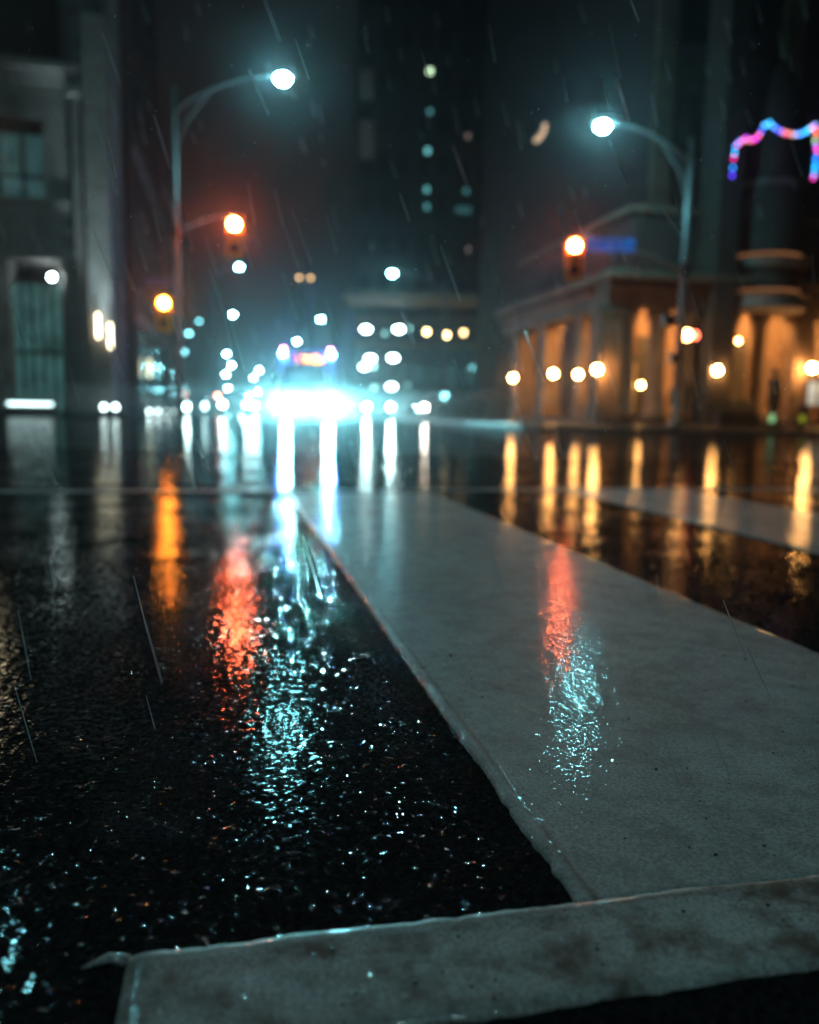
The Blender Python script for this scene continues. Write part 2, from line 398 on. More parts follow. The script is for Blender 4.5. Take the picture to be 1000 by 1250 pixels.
# ------------------------------------------------------------------ street lamps
TEAL = (.26, .90, 1.0)
def street_lamp(base, head, s, label, r=.17, group='street lamps', brace=False, pr=.1, simplep=False, name='street_lamp', col=TEAL):
    base = Vector(base); head = Vector(head); d = head - base; L = math.hypot(d.x, d.y); H = d.z
    rz = math.atan2(d.y, d.x)
    t = thing(name, base, rz, label, 'street lamp', group)
    k = 6 if simplep else 12
    b = MB(); b.tube([(0, 0, 0), (0, 0, .12), (0, 0, .121), (0, 0, H*.5), (0, 0, H-.25)], [pr*2, pr*2, pr*1.15, pr*.9, pr*.62], k); b.build('pole', M_STEEL, t, smooth=not simplep)
    b = MB(); pts = []
    for i in range(11):
        q = i/10; pts.append((L*q - .1*q, 0, H-.95 + 1.05*math.sin(q*math.pi/2)**.8 + .0*q))
    b.tube(pts, [pr*.55*(1-.3*i/10) for i in range(11)], k)
    b.build('arm', M_STEEL, t, smooth=not simplep)
    if brace:
        b = MB(); b.tube([(.05, 0, H-1.9), (L*.12, 0, H-1.15), (L*.33, 0, H-.42)], pr*.3, 8); b.build('arm_brace', M_STEEL, t)
    b = MB(); b.ball((L+.05, 0, H+.16), .5, (1, .42, .24), 12, 8); hd = b.build('lamp_head', M_STEEL, t, smooth=True)
    b = MB(); b.ball((L+.1, 0, H+.03), r, (1, 1, .8), 8 if simplep else 12, 6 if simplep else 8)
    b.build('lens', em('streetlamp_glow', col, s), hd, smooth=True)
    return t
# the two near lamps in the picture
def lamp_px(px, py, D, pole_px, s, label, **kw):
    h = at(px, py, D); D2 = kw.pop('pole_D', D); q, _ = on_face(pole_px, Vector((0, D2, 0)), Vector((1, 0, 0)))
    return street_lamp((q.x, q.y, kw.pop('z0', .13)), h, s, label, **kw)
lamp_px(341, 97, 25, 219, 520, 'tall street lamp with curved arm over the left corner, tallest lamp on the left', r=.2, brace=True, group='lamps on the far corners')
lamp_px(740, 155, 24, 826, 520, 'leaning curved street lamp on the right corner before the colonnade', r=.19, brace=True, pr=.12, group='lamps on the far corners')
# lamps of the near corners that light the crossing (above and behind the frame)
street_lamp((6.2, -5.5, 0), (2.2, -2.0, 9.2), 420, 'street lamp of the near corner lighting the crosswalk', r=.17, group='lamps on the near corners', col=(.52, .95, 1))
street_lamp((-11.2, 14.5, 0), (-8.7, 14.2, 9.8), 480, 'street lamp on the near left corner beyond the picture edge', r=.17, group='lamps on the near corners')
far = [  # px, py, D, pole px, strength, r, label
 (290, 326, 50, 262, 420, .17, 'white street lamp glowing just below the left red signal'),
 (481, 334, 51, 540, 520, .2, 'bright white street lamp high over the middle of the road'),
 (283, 384, 75, 262, 480, .2, 'street lamp below and behind the left hanging signal'),
 (393, 390, 78, 425, 480, .2, 'street lamp above the right end of the bus roof'),
 (364, 417, 100, 385, 600, .22, 'small street lamp right above the bus destination sign'),
 (276, 432, 125, 262, 700, .24, 'far street lamp, uppermost of the stacked column of white lamps'),
 (282, 446, 150, 268, 800, .25, 'far street lamp, second from the top of the column of lamps'),
 (275, 457, 175, 264, 900, .26, 'far street lamp, third down the column of white lamps'),
 (278, 474, 195, 270, 1000, .27, 'far street lamp, fourth down the column of white lamps'),
 (277, 483, 215, 271, 1200, .27, 'lowest and farthest street lamp of the white column'),
 (317, 452, 170, 330, 900, .25, 'far street lamp right of the column, upper of a pair'),
 (310, 461, 190, 322, 1000, .25, 'far street lamp right of the column, lower of a pair'),
 (315, 478, 200, 326, 1100, .25, 'far small lamp above the oncoming headlights'),
 (304, 483, 210, 318, 1100, .25, 'far small lamp at the low end of the diagonal of lamps'),
 (229, 407, 60, 214, 12, .17, 'dim teal street lamp right of the low left signal'),
 (213, 440, 70, 205, 10, .17, 'faint teal street lamp on the left pavement'),
 (242, 392, 85, 226, 8, .2, 'faintest street lamp above the left pavement'),
 (365, 446, 110, 382, 60, .22, 'dim street lamp seen over the bus windscreen'),
 (407, 459, 110, 424, 14, .22, 'dim street lamp right of the bus roof'),
 (590, 441, 58, 606, 160, .2, 'white street lamp left of the colonnade before the low block'),
]
for px, py, D, pp, s, r, lab in far:
    lamp_px(px, py, D, pp, s*(.35 if s > 400 else 1), lab, r=r, simplep=True, group='street lamps along the road ahead', z0=0)

# ------------------------------------------------------------------ traffic signals
def signal(name_label, lens_pt, rz, s, col, on_pole=None, arm_to=None, group='traffic signals', lit_r=.15):
    """head hanging from a mast arm; lens_pt is the red lens"""
    t = thing('traffic_signal', lens_pt - Vector((0, 0, .86)), rz, name_label, 'traffic signal', group)
    b = MB(); b.box((0, .12, .53), (.38, .22, 1.12), bevel=.03); b.build('housing', M_YEL, t)
    b = MB(); b.box((0, .06, .53), (.52, .02, 1.26)); b.build('backplate', M_YEL, t)
    for i, (z, c, st) in enumerate([(.86, col, s), (.53, None, 0), (.2, None, 0)]):
        b = MB(); b.ball((0, .0, z), lit_r, (1, .55, 1), 14, 10)
        b.build('lens', em('red_signal_light', col, st) if st else (M_YEL if z > .4 else M_DARKM), t)
        b = MB()
        n = 10; A = [];
        for k in range(n+1):
            a = RAD(15) + RAD(150)*k/n
            A.append((math.cos(a)*.165, math.sin(a)*.165))
        for (x0, z0), (x1, z1) in zip(A, A[1:]):
            q = [b.bm.verts.new(p) for p in ((x0, .0, z+z0), (x1, .0, z+z1), (x1, -.17, z+z1), (x0, -.17, z+z0))]; b.bm.faces.new(q)
        o = b.build('visor', M_YEL, t); md = o.modifiers.new('thick', 'SOLIDIFY'); md.thickness = .006
    b = MB(); b.tube([(0, .16, 1.05), (0, .16, 1.25)], .03, 8); b.build('bracket', M_DARKM, t)
    return t
RED = (1, .13, .03)
pA = at(219, 500, 25); pB = at(826, 500, 24)
sA = at(287, 275, 25.0); sA.y -= .1
signal('yellow traffic signal lit red, hanging from the arched arm under the left lamp', sA, 0, 800, (1, .15, .05))
s2 = at(200, 370, 28)
signal('lower left traffic signal lit amber red on its own post under a small sign', s2, RAD(8), 350, (1, .25, .02))
s3 = at(701, 301, 24.0); s3.y -= .1
signal('yellow traffic signal lit red at the end of the arm before the colonnade', s3, RAD(-6), 350, (1, .15, .05))
# mast arms carried by the lamp poles are things of their own
def mast(p0, p1, label, rise, r=.05):
    t = thing('signal_mast_arm', p0, 0, label, 'signal arm', 'signal mast arms')
    d = p1-p0; b = MB(); pts = []
    for i in range(9):
        q = i/8; pts.append(d*q + Vector((0, 0, rise*math.sin(q*math.pi*.5) - rise*q)))
    b.tube(pts, [r*(1-.35*i/8) for i in range(9)], 10); b.build('arm_tube', M_STEEL, t, smooth=True)
    b = MB(); b.tube([(0, 0, -.18), (0, 0, .18)], .14, 12); b.build('pole_clamp', M_DARKM, t)
    return t
a0 = at(219, 283, 25); mast(Vector((pA.x, pA.y, a0.z)), sA + Vector((0, .26, .36)), 'arched grey arm carrying the left hanging red signal', .45)
a1 = at(828, 329, 24); mast(Vector((pB.x, pB.y, a1.z)), sA*0 + at(705, 286, 24), 'sloping grey arm carrying the blue street sign and right signal', .25, .06)
# post of the lower left signal
t = thing('signal_post', (s2.x, s2.y+.3, .13), 0, 'slim grey post holding the lower left signal', 'post')
b = MB(); b.tube([(0, 0, 0), (0, 0, .1), (0, 0, .11), (0, 0, s2.z+.7)], [.14, .14, .06, .05], 10); b.build('shaft', M_STEEL, t)
# street name signs
M_BLUELIT = lit_glass('backlit_blue_sign', (.01, .2, .8), .5, 3); M_BLUEDIM = lit_glass('dim_backlit_blue_sign', (.12, .08, .5), .12, 3)
def name_sign(c, w, h, rz, label, mm):
    t = thing('street_name_sign', c, rz, label, 'street sign', 'blue street name signs')
    b = MB(); b.box((0, 0, 0), (w, .03, h), bevel=.012); b.build('sign_plate', mm, t)
    b = MB()
    for k in (-1, 1): b.box((k*w*.35, .02, h/2+.05), (.04, .03, .14))
    b.build('hanger', M_DARKM, t)
    b = MB(); b.box((0, -.018, h*.5-.03), (w*.94, .006, .012)); b.box((0, -.018, -h*.5+.03), (w*.94, .006, .012)); b.build('border', M_SIGNW, t)
name_sign(at(746, 299, 23.9), 1.35, .40, RAD(0), 'long blue street name sign hanging right of the right signal', M_BLUELIT)
name_sign(at(193, 344, 27.9), .95, .22, RAD(0), 'small blue street sign above the lower left signal', M_BLUEDIM)
# control boxes strapped to the right lamp pole
for (px, py, w, h, lab) in [(817, 391, .36, .34, 'small teal metal box strapped high on the right lamp pole'), (823, 437, .28, .30, 'grey pedestrian signal box low on the right lamp pole')]:
    c = at(px, py, 23.85); t = thing('control_box', c, 0, lab, 'box')
    b = MB(); b.box((0, 0, 0), (w, .22, h), bevel=.02); b.build('casing', M_STEEL, t)
    b = MB(); b.box((0, -.115, 0), (w*.8, .02, h*.8), bevel=.008); b.build('cover', M_DARKM, t)
# pedestrian signal at the right: lit warm pair
c = at(838, 409, 25.2); t = thing('pedestrian_signal', c, 0, 'warm glowing pedestrian signal beside the right lamp pole', 'pedestrian signal')
b = MB(); b.box((.06, .1, 0), (.62, .2, .42), bevel=.03); b.build('housing', M_DARKM, t)
b = MB(); b.tube([(0, 0, 0), (0, -.02, 0)], .15, 14); b.build('lens', em('amber_ped', (1, .45, .13), 60), t)
b = MB(); b.tube([(.25, 0, .0), (.25, -.02, 0)], .11, 14); b.build('lens', em('red_ped', (1, .12, .06), 14), t)
b = MB(); b.tube([(.06, .1, -.2), (.06, .1, -c.z+.13)], .05, 10); b.build('post', M_DARKM, t)

# ------------------------------------------------------------------ left stone building
FL = Vector((-14.2, 35.5, 0))            # corner of the cross-street face, seen at px 100
P0, _ = on_face(95, FL, BX)
def zat(px, py, P): return at(px, py, P.y).z
LB = thing('stone_corner_building', (P0.x, P0.y, .13), TH, 'pale classical stone corner building with cornice, tall window and lit pilaster at left', 'building')
# local frame: x along the face (negative to the left), y into the block, z up
zc = zat(95, 105, P0)-.13; z_w1 = zat(60, 146, P0)-.13; z_w0 = zat(60, 245, P0)-.13; z_b0 = zat(60, 318, P0)-.13
def lx(px):
    q, t = on_face(px, P0, BX); return t
xw0, xw1 = lx(2), lx(64)
b = MB()
xe0 = lx(4); xe1 = lx(88)            # deep entrance bay
b.box(((-14+xw0)/2, 3, (z_b0+zc)/2), (xw0+14, 6, zc-z_b0))
b.box(((xw1+0)/2, 3, (z_b0+zc)/2), (-xw1, 6, zc-z_b0))
b.box(((xw0+xw1)/2, 3, (z_b0+z_w0)/2), (xw1-xw0, 6, z_w0-z_b0))
b.box(((xw0+xw1)/2, 3, (z_w1+zc)/2), (xw1-xw0, 6, zc-z_w1))
b.box(((xw0+xw1)/2, 3.6, (z_w1+z_w0)/2), (xw1-xw0, 4.8, z_w1-z_w0))
b.box(((-14+xe0)/2, 3, z_b0/2), (xe0+14, 6, z_b0)); b.box((xe1/2, 3, z_b0/2), (-xe1, 6, z_b0))
b.box(((xe0+xe1)/2, 4.9, z_b0/2), (xe1-xe0, 2.2, z_b0))
b.build('wall', M_STONE, LB)
b = MB()
for k, (dz, dp) in enumerate([(0, .15), (.22, .32), (.42, .55), (.66, .42)]): b.box((-6.9, 3-dp, zc+dz+.11), (14.4+dp, 6, .22 if k < 3 else .12))
b.box((-6.97, -.08, z_b0+.2), (14.2, .22, .4)); b.box((-6.97, -.06, z_b0+1.15), (14.1, .16, .18)); b.box((-6.97, -.07, z_w0-.1), (14.05, .2, .2))
b.build('cornice', M_STONE, LB)
f = MB(); cx = (xw0+xw1)/2; ww = xw1-xw0; hh = z_w1-z_w0
for x in (xw0+.06, cx, xw1-.06): f.box((x, .9, (z_w1+z_w0)/2), (.14, .12, hh))
for z in (z_w0+.06, z_w0+hh*.33, z_w1-.4): f.box((cx, .91, z), (ww, .1, .12))
wn = f.build('window', M_DARKM, LB)
b = MB(); b.box((cx, 1.0, (z_w1+z_w0)/2-.2), (ww-.1, .02, hh-.5)); b.build('pane', M_TEALWIN, wn)
b = MB(); b.box((cx, .93, z_w1-.22), (ww-.14, .05, .4)); b.build('blind', M_DARKST, wn)
f = MB(); f.box((lx(-45), -.03, (z_w1+z_w0)/2), (ww*.9, .12, hh)); o = f.build('window', M_DARKM, LB)
f = MB()
for k in (-1, 1): f.box((lx(-45)+k*ww*.22, -.1, (z_w1+z_w0)/2), (ww*.38, .03, hh*.9))
f.build('pane', em('warm_lit_window', (1, .82, .5), 5), o)
# entrance bay: glass wall, mullions, inner columns, downlight
b = MB(); b.box(((xe0+xe1)/2, 1.7, z_b0/2-.4), (xe1-xe0, .06, z_b0-.8)); b.build('lobby_glass', M_TEALDOOR, LB)
b = MB()
for k in range(7): b.box((xe0+.1+(xe1-xe0-.2)*k/6, 1.6, z_b0/2), (.1, .14, z_b0))
b.box(((xe0+xe1)/2, 1.6, 2.6), (xe1-xe0, .12, .16)); b.build('mullions', M_DARKM, LB)
for px in (8, 86):
    b = MB(); b.lathe([(.42, 0), (.42, .3), (.33, .36), (.31, 1.5), (.28, z_b0-.6), (.36, z_b0-.5), (.42, z_b0-.3), (.42, z_b0)], (lx(px), .6, 0), 18); b.build('column', M_STONE, LB, smooth=True)
# corner pilaster, lit by the uplights
xq0, xq1 = lx(92), lx(143)
b = MB(); b.box(((xq0+xq1)/2, .6, 8), (xq1-xq0-.5, 1.8, 16)); b.box(((xq0+xq1)/2+.35, .2, 8), (.9, 1.6, 15.9)); b.box(((xq0+xq1)/2-.1, .1, .6), (xq1-xq0-.1, 2.2, 1.2))
b.box(((xq0+xq1)/2, .45, 13.0), (xq1-xq0-.2, 2.0, .3)); b.build('pilaster', M_STONE, LB)
b = MB(); b.box((.55, 7, 21), (2.3, 10, 42)); b.box((1.35, 1.8, 21), (.6, .5, 41.9)); b.box((-.2, 1.8, 21), (.6, .5, 41.9)); b.build('tower_shaft', M_STONE, LB)
# tall side wall running back along the road ahead
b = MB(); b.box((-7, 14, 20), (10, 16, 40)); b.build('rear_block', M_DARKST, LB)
for px, py, lab in [(126, 398, None), (140, 410, None)]:
    z0 = at(px, py+20, P0.y).z-.13; z1 = at(px, py-18, P0.y).z-.13
    w = MB(); w.box((lx(px), -.75, (z0+z1)/2), (.10, .10, z1-z0-.3), bevel=.02); w.build('tube_light', em('cream_tube', (1, .92, .6), 9), LB)
for dx in (0,):
    c = MB(); c.ball((lx(66), .5, at(66, 337, 35.5).z-.13), .12, u=10, v=8); c.build('downlight', em('white_downlight', (.75, 1, 1), 60), LB)
# low linear light along the plinth
a = at(12, 492, 34.0); d = at(62, 493, 34.6)
t = thing('linear_plinth_light', ((a.x+d.x)/2, (a.y+d.y)/2, .13), TH, 'long low white light bar at the foot of the left building', 'light bar')
b = MB(); b.box((0, .1, .2), (1.9, .3, .5), bevel=.02); b.build('casing', M_DARKM, t)
b = MB(); b.box((0, -.07, .34), (1.75, .03, .12), bevel=.01); b.build('diffuser', em('bar_white', (.7, 1, 1), 5), t)
# ground uplights
for px, py, D, s, lab in [(127, 497, 34.2, 110, 'ground uplight at the foot of the lit pilaster, left of the two'), (141, 497, 34.6, 110, 'ground uplight at the foot of the lit pilaster, right of the two'),
       (182, 502, 44, 90, 'leftmost small uplight in the row before the dark shopfronts'), (193, 502, 46, 60, 'second small uplight in the row before the dark shopfronts'),
       (204, 502, 48, 50, 'third small uplight in the row before the dark shopfronts'), (212, 502, 50, 20, 'dim rightmost uplight in the row before the dark shopfronts')]:
    c = at(px, py, D); t = thing('ground_uplight', (c.x, c.y, .13), RAD(10), lab, 'uplight', 'ground uplights by the left buildings')
    b = MB(); b.box((0, .1, .1), (.3, .2, .2), bevel=.02); b.tube([(0, .05, .2), (0, .0, .3)], [.05, .12], 12); b.build('housing', M_DARKM, t)
    b = MB(); b.ball((0, -.02, c.z-.13), .11, (1, .6, 1), 10, 8); b.build('lens', em('uplight_white', (.75, 1, .97), s*.12), t)
    if s > 100: spot('beam', t, (0, -.2, .6), Vector((0, .09, 1)), 2600, 34, (.62, .97, 1))

# further left block along the road ahead
PL, _ = on_face(146, Vector((-12.7, 39, 0)), BX)
B2 = thing('dark_brick_block', (PL.x, PL.y, .13), TH, 'dark brick block behind the stone corner building, left of the signals', 'building')
b = MB(); b.box((-6, 8, 16), (13.6, 15.8, 32)); b.build('wall', M_BRICK, B2)
b = MB(); b.box((.82, 8, 4.4), (.36, 15.6, .5)); b.box((.82, 8, 12), (.3, 15.7, .4)); b.build('string_course', M_STONE, B2)
for k in range(4):
    f = MB(); f.box((.84, 2+3.7*k, 2.2), (.1, 2.8, 3.4)); w = f.build('shop_window', M_DARKM, B2)
    f = MB(); f.box((.9, 2+3.7*k, 2.2), (.02, 2.5, 3.1)); f.build('pane', M_GLASS if k % 2 else M_TEALWIN, w)
    for j in range(5):
        f = MB(); f.box((.84, 2+3.7*k, 7+j*3.6), (.1, 1.5, 2.2)); w = f.build('window', M_DARKM, B2)
        f = MB(); f.box((.9, 2+3.7*k, 7+j*3.6), (.02, 1.3, 2.0)); f.build('pane', M_GLASS, w)
q = at(182, 450, 42.5); b = MB(); b.box(B2.matrix_world.inverted() @ q if 0 else (1.12, 3.0, q.z-.13), (.1, .12, .9)); b.build('tube_light', em('cream_tube_dim', (1, .95, .6), 3), B2)
PL2 = PL + AX*16.4
B3 = thing('grey_stone_block', (PL2.x, PL2.y, .13), TH, 'grey mid rise block beyond the dark brick block on the left', 'building')
b = MB(); b.box((-6, 12, 7.5), (14.2, 24, 15)); b.build('wall', M_CONC, B3)
b = MB(); b.box((-5.9, 12, 15.2), (14.8, 24.3, .5)); b.build('roof', M_DARKST, B3)
for k in range(6):
    for j in range(4):
        f = MB(); f.box((1.14, 2+3.9*k, 2+j*3.5), (.1, 2.0, 2.0)); w = f.build('window', M_DARKM, B3)
        f = MB(); f.box((1.2, 2+3.9*k, 2+j*3.5), (.02, 1.8, 1.8)); f.build('pane', M_TEALWIN if (k*3+j) % 5 == 0 else M_GLASS, w)

# ------------------------------------------------------------------ colonnade building at the right
K1, _ = on_face(742, Vector((0, 27, 0)), Vector((1, 0, 0)))
RB = thing('colonnade_building', (K1.x, K1.y, .13), TH, 'brown stone building with an orange lit colonnade on the right corner', 'building')
zs = zat(742, 372, K1)-.13           # underside of the beam
zt = zat(742, 340, K1)-.13           # top of the beam
def rx(px): q, t = on_face(px, K1, BX); return t
def ry(px): q, t = on_face(px, K1, AX); return t
Yb = ry(611)
DEP = 2.6
XR = 16
# beams
b = MB(); b.box((XR/2, .45, (zs+zt)/2), (XR+.3, .9, zt-zs)); b.box((.47, Yb/2+.5, (zs+zt)/2), (.94, Yb-.9, zt-zs))
b.box((XR/2, .2, zt+.12), (XR+.7, 1.5, .24)); b.box((.25, Yb/2+.6, zt+.12), (1.3, Yb-.8, .24))
b.box((XR/2, .25, zs+.55), (XR+.5, .95, .1)); b.box((.25, Yb/2+.7, zs+.55), (1.0, Yb-1.5, .1))
b.build('entablature', M_STONE2, RB)
b = MB(); b.box((XR/2, DEP/2+1.1, zs+.80), (XR, DEP+.2, .2)); b.box((DEP/2+.93, Yb/2+DEP/2+1.3, zs+.81), (DEP-.2, Yb-DEP-2, .2)); b.build('portico_ceiling', M_STONE2, RB)
b = MB(); b.box((XR/2+DEP/2, DEP+1.2, zs/2+.35), (XR-DEP, .4, zs+.7)); b.box((DEP+1.2, DEP+1.4+(Yb-DEP)/2, zs/2+.35), (.4, Yb-DEP-.2, zs+.7)); b.build('inner_wall', M_STONE2, RB)
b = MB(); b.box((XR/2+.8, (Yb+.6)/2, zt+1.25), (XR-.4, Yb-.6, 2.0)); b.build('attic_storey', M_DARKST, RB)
b = MB(); b.box((XR/2+.7, (Yb+.6)/2, zt+2.35), (XR+.1, Yb-.1, .2)); b.build('attic_ledge', M_STONE2, RB)
# steps / plinth
b = MB(); b.box((XR/2, 1.4, .08), (XR+1, 3.6, .16)); b.box((1.4, Yb/2+1.6, .085), (3.4, Yb-3.2, .17)); b.build('plinth', M_DARKST, RB)
def pier(x, y, w, d=None, h=None, m=M_STONE2):
    b = MB(); d = d or w; h = h or zs
    b.box((x, y, h/2), (w, d, h)); b.box((x, y, .3), (w+.14, d+.14, .6)); b.box((x, y, h-.16), (w+.12, d+.12, .22)); b.build('pier', m, RB)
def column(x, y, r):
    b = MB(); b.lathe([(r*1.35, .16), (r*1.35, .4), (r*1.1, .46), (r*1.04, 1.4), (r*.9, zs-.5), (r*1.05, zs-.42), (r*1.3, zs-.25), (r*1.3, zs)], (x, y, 0), 20)
    b.build('column', M_STONE2, RB, smooth=True)
pier(rx(728)+.45, .45, .8)
for px, r in [(768, .30), (806, .30), (843, .34)]: column(rx(px), .45, r)
for px, r in [(893, .30), (930, .27)]: column(rx(px), .45, r)
pier(rx(978), .45, .7)
pier(rx(1020), .45, .7)
for px, w in [(697, .55), (655, .7), (625, .8)]:
    pier(.47, ry(px), w)
# ---- tall pier, tower behind
b = MB(); b.box((rx(865), .1, 9), (.72, 1.25, 18)); b.box((rx(865), .1, .4), (.95, 1.45, .8)); b.build('giant_pier', M_DARKST, RB)
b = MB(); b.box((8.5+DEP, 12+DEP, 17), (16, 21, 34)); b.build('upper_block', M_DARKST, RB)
for k in range(6):
    b = MB(); b.box((DEP+.9+k*2.6, DEP+1.4, 17.5), (.7, .5, 33)); b.build('upper_pilaster', M_STONE2, RB)
for k in range(5):
    for j in range(4):
        b = MB(); b.box((DEP+2.2+k*2.6, DEP+1.46, 7+j*4.0), (1.3, .12, 2.4)); w = b.build('window', M_DARKM, RB)
        b = MB(); b.box((DEP+2.2+k*2.6, DEP+1.39, 7+j*4.0), (1.1, .02, 2.2)); b.build('pane', M_GLASS, w)
# ---- rounded bay with three curved cornices
bx = (rx(882)+rx(972))/2; br = (rx(972)-rx(882))/2
for (py, th, rr) in [(372, .5, 1.0), (325, .28, 1.0), (229, .2, .78)]:
    z = zat(925, py, K1+BX*bx)-.13
    b = MB(); R = br*rr; b.lathe([(R*.9, -th/2), (R, -th/2+.06), (R, th/2-.08), (R*1.06, th/2), (R*.7, th/2+.05)], (bx, .35, z), 20, math.pi, 2*math.pi)
    cc = b.build('curved_cornice', M_STONE, RB)
    if py > 300:
        b = MB(); b.tube([(bx+R*.82*math.cos(a), .35+R*.82*math.sin(a), z+th/2+.14) for a in [math.pi+math.pi*k/10 for k in range(11)]], .04, 6); b.build('cornice_glow', em('warm_cornice_glow', (1, .40, .15), .3), cc)  # added glowing arc in place of warm light falling on the cornices
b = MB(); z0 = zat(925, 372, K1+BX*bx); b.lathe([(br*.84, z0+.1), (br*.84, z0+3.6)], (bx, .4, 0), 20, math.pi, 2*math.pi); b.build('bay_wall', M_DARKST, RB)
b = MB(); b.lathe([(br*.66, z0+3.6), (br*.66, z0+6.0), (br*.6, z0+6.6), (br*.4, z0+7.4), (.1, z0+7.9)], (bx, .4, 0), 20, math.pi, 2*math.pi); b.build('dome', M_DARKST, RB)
# ---- glowing doors behind the colonnade
for px, w, h in [(771, .42, 2.0), (801, .42, 1.9)]:
    x = rx(px)+.8
    f = MB(); f.box((x, DEP+.96, 1.2+.16), (w+.3, .08, 2.5)); dr = f.build('door', M_DARKM, RB)
    f = MB(); f.box((x, DEP+.9, 1.2+.1), (w, .02, h)); f.build('pane', M_AMBERWIN, dr)
for px in (785, 832, 905, 950):
    x = rx(px)+.6
    f = MB(); f.box((x, DEP+.965, 1.75), (.95, .07, 3.0)); f.build('door', M_BLACK, RB)
f = MB(); x = rx(1000)-.1; f.box((x, .02, zat(995, 480, K1+BX*8)-.13), (.9, .06, .95)); w = f.build('window', M_DARKM, RB)
for k in (-1, 1):
    f = MB(); f.box((x+k*.22, -.02, zat(995, 480, K1+BX*8)-.13), (.36, .02, .8)); f.build('pane', M_CREAMWIN, w)
# ---- wall lanterns
WARM = (1, .47, .13)
def sconce(px, py, P, off, s, r, lab, wall=True):
    """P: point on the facade below the lantern"""
    z = at(px, py, P.y).z
    t = thing('wall_lantern', (P.x, P.y, z-.25), TH+off, lab, 'lantern', 'warm lanterns of the colonnade')
    b = MB(); b.box((0, .14, .2), (.12, .04, .5), bevel=.01); b.tube([(0, .13, .1), (0, .0, .02), (0, 0, .1)], .02, 6); b.tube([(0, 0, .36), (0, 0, .5)], [.1, .015], 10); b.build('bracket', M_DARKM, t)
    b = MB(); b.ball((0, 0, .25), r, u=10, v=8); b.build('globe', em('warm_globe', WARM, s), t, smooth=True)
    return t
def facepoint(px, side, out=.2):
    if side == 'f': q, t = on_face(px, K1 - AX*out, BX)
    else: q, t = on_face(px, K1 - BX*out, AX)
    return q
WS = 200
sconce(625, 461, facepoint(625, 's', .12), RAD(-90), WS, .12, 'warm wall lantern at the far left end of the colonnade')
sconce(674, 456, facepoint(674, 's', .12), RAD(-90), WS, .12, 'warm wall lantern second from the left on the colonnade side')
sconce(704, 457, facepoint(704, 's', .2), RAD(-90), WS*.7, .11, 'pale warm lantern just left of the glowing corner pier')
sconce(727, 451, facepoint(727, 'f', .18), 0, WS*1.3, .12, 'bright lantern lighting up the corner pier of the colonnade')
sconce(873, 452, facepoint(873, 'f', .68), 0, WS*.9, .12, 'single bright lantern on the tall dark pier right of the lamp pole')
sconce(988, 449, facepoint(988, 'f', .16), 0, WS*1.6, .13, 'brightest lantern on the rightmost pier, washing it orange')
sconce(781, 470, facepoint(781, 'f', -3.3), 0, WS*.5, .09, 'small lantern beside the narrow amber doors')
sconce(760, 461, facepoint(760, 'f', -3.4), 0, 45, .08, 'dim lantern on the inner wall behind the first column')
sconce(803, 464, facepoint(803, 'f', -3.4), 0, 30, .08, 'dim lantern on the inner wall left of the lamp pole')
sconce(890, 487, facepoint(890, 'f', -3.3), 0, 8, .10, 'faint orange lantern low behind the right columns')
sconce(896, 416, facepoint(896, 'f', -3.4), 0, 60, .08, 'high dim lantern on the inner wall behind the right columns')
sconce(921, 416, facepoint(921, 'f', -3.4), 0, 50, .08, 'second high dim lantern on the inner wall, farther right')
# ceiling lanterns under the portico that wash it orange
for i, (px, side, lab) in enumerate([(778, 'f', 'long ceiling light behind the corner pier of the colonnade'), (822, 'f', 'long ceiling light behind the third column'), (910, 'f', 'long ceiling light in the right bay of the colonnade'), (955, 'f', 'long ceiling light before the rightmost pier')]):
    q = facepoint(px, 'f', -1.5); t = thing('ceiling_light', (q.x, q.y, zs+.55), TH, lab, 'ceiling light', 'ceiling lights of the colonnade')
    b = MB(); b.tube([(0, 0, .15), (0, 0, .0)], [.12, .13], 12); b.build('canopy', M_DARKM, t)
    b = MB(); b.tube([(-1.2, 0, -.08), (1.2, 0, -.08)], .05, 8); b.build('diffuser', em('warm_flush', WARM, 240), t)
q = K1 + AX*6 + BX*1.5; t = thing('ceiling_light', (q.x, q.y, zs+.55), TH+math.pi/2, 'long ceiling light in the side wing of the colonnade', 'ceiling light', 'ceiling lights of the colonnade')
b = MB(); b.tube([(0, 0, .15), (0, 0, .0)], [.12, .13], 12); b.build('canopy', M_DARKM, t)
b = MB(); b.tube([(-1.2, 0, -.08), (1.2, 0, -.08)], .05, 8); b.build('diffuser', em('warm_flush', WARM, 240), t)
# holiday lights
hp = [(893, 213), (895, 192), (897, 178), (902, 172), (910, 168), (918, 170), (926, 164), (932, 152), (939, 149), (947, 156), (955, 160), (964, 162), (972, 163), (980, 161), (988, 156), (994, 152), (996, 162), (994, 172), (997, 183), (995, 194), (994, 205), (992, 216)]
hc = [(.3, .2, 1), (.9, .1, .5), (.1, .6, 1), (.15, .5, 1), (.8, .2, 1), (1, .2, .5), (1, .35, .3), (.3, .6, 1), (.2, .7, 1), (.2, .35, 1), (.7, .5, .4), (.6, .45, .35), (.4, .5, 1), (.2, .6, 1), (.3, .8, 1), (.5, .6, 1), (.9, .4, .3), (.3, .7, .5), (1, .3, .3), (.1, .5, 1), (.15, .7, 1), (.9, .15, .6)]
hp2, hc2 = [], []
for i in range(len(hp)-1):
    hp2 += [hp[i], ((hp[i][0]+hp[i+1][0])/2, (hp[i][1]+hp[i+1][1])/2+1)]; hc2 += [hc[i], hc[(i*5+3) % 12]]
hp, hc = hp2+[hp[-1]], hc2+[hc[-1]]
HP = [at(x, y, 26.4 + .03*(i % 3)) for i, (x, y) in enumerate(hp)]
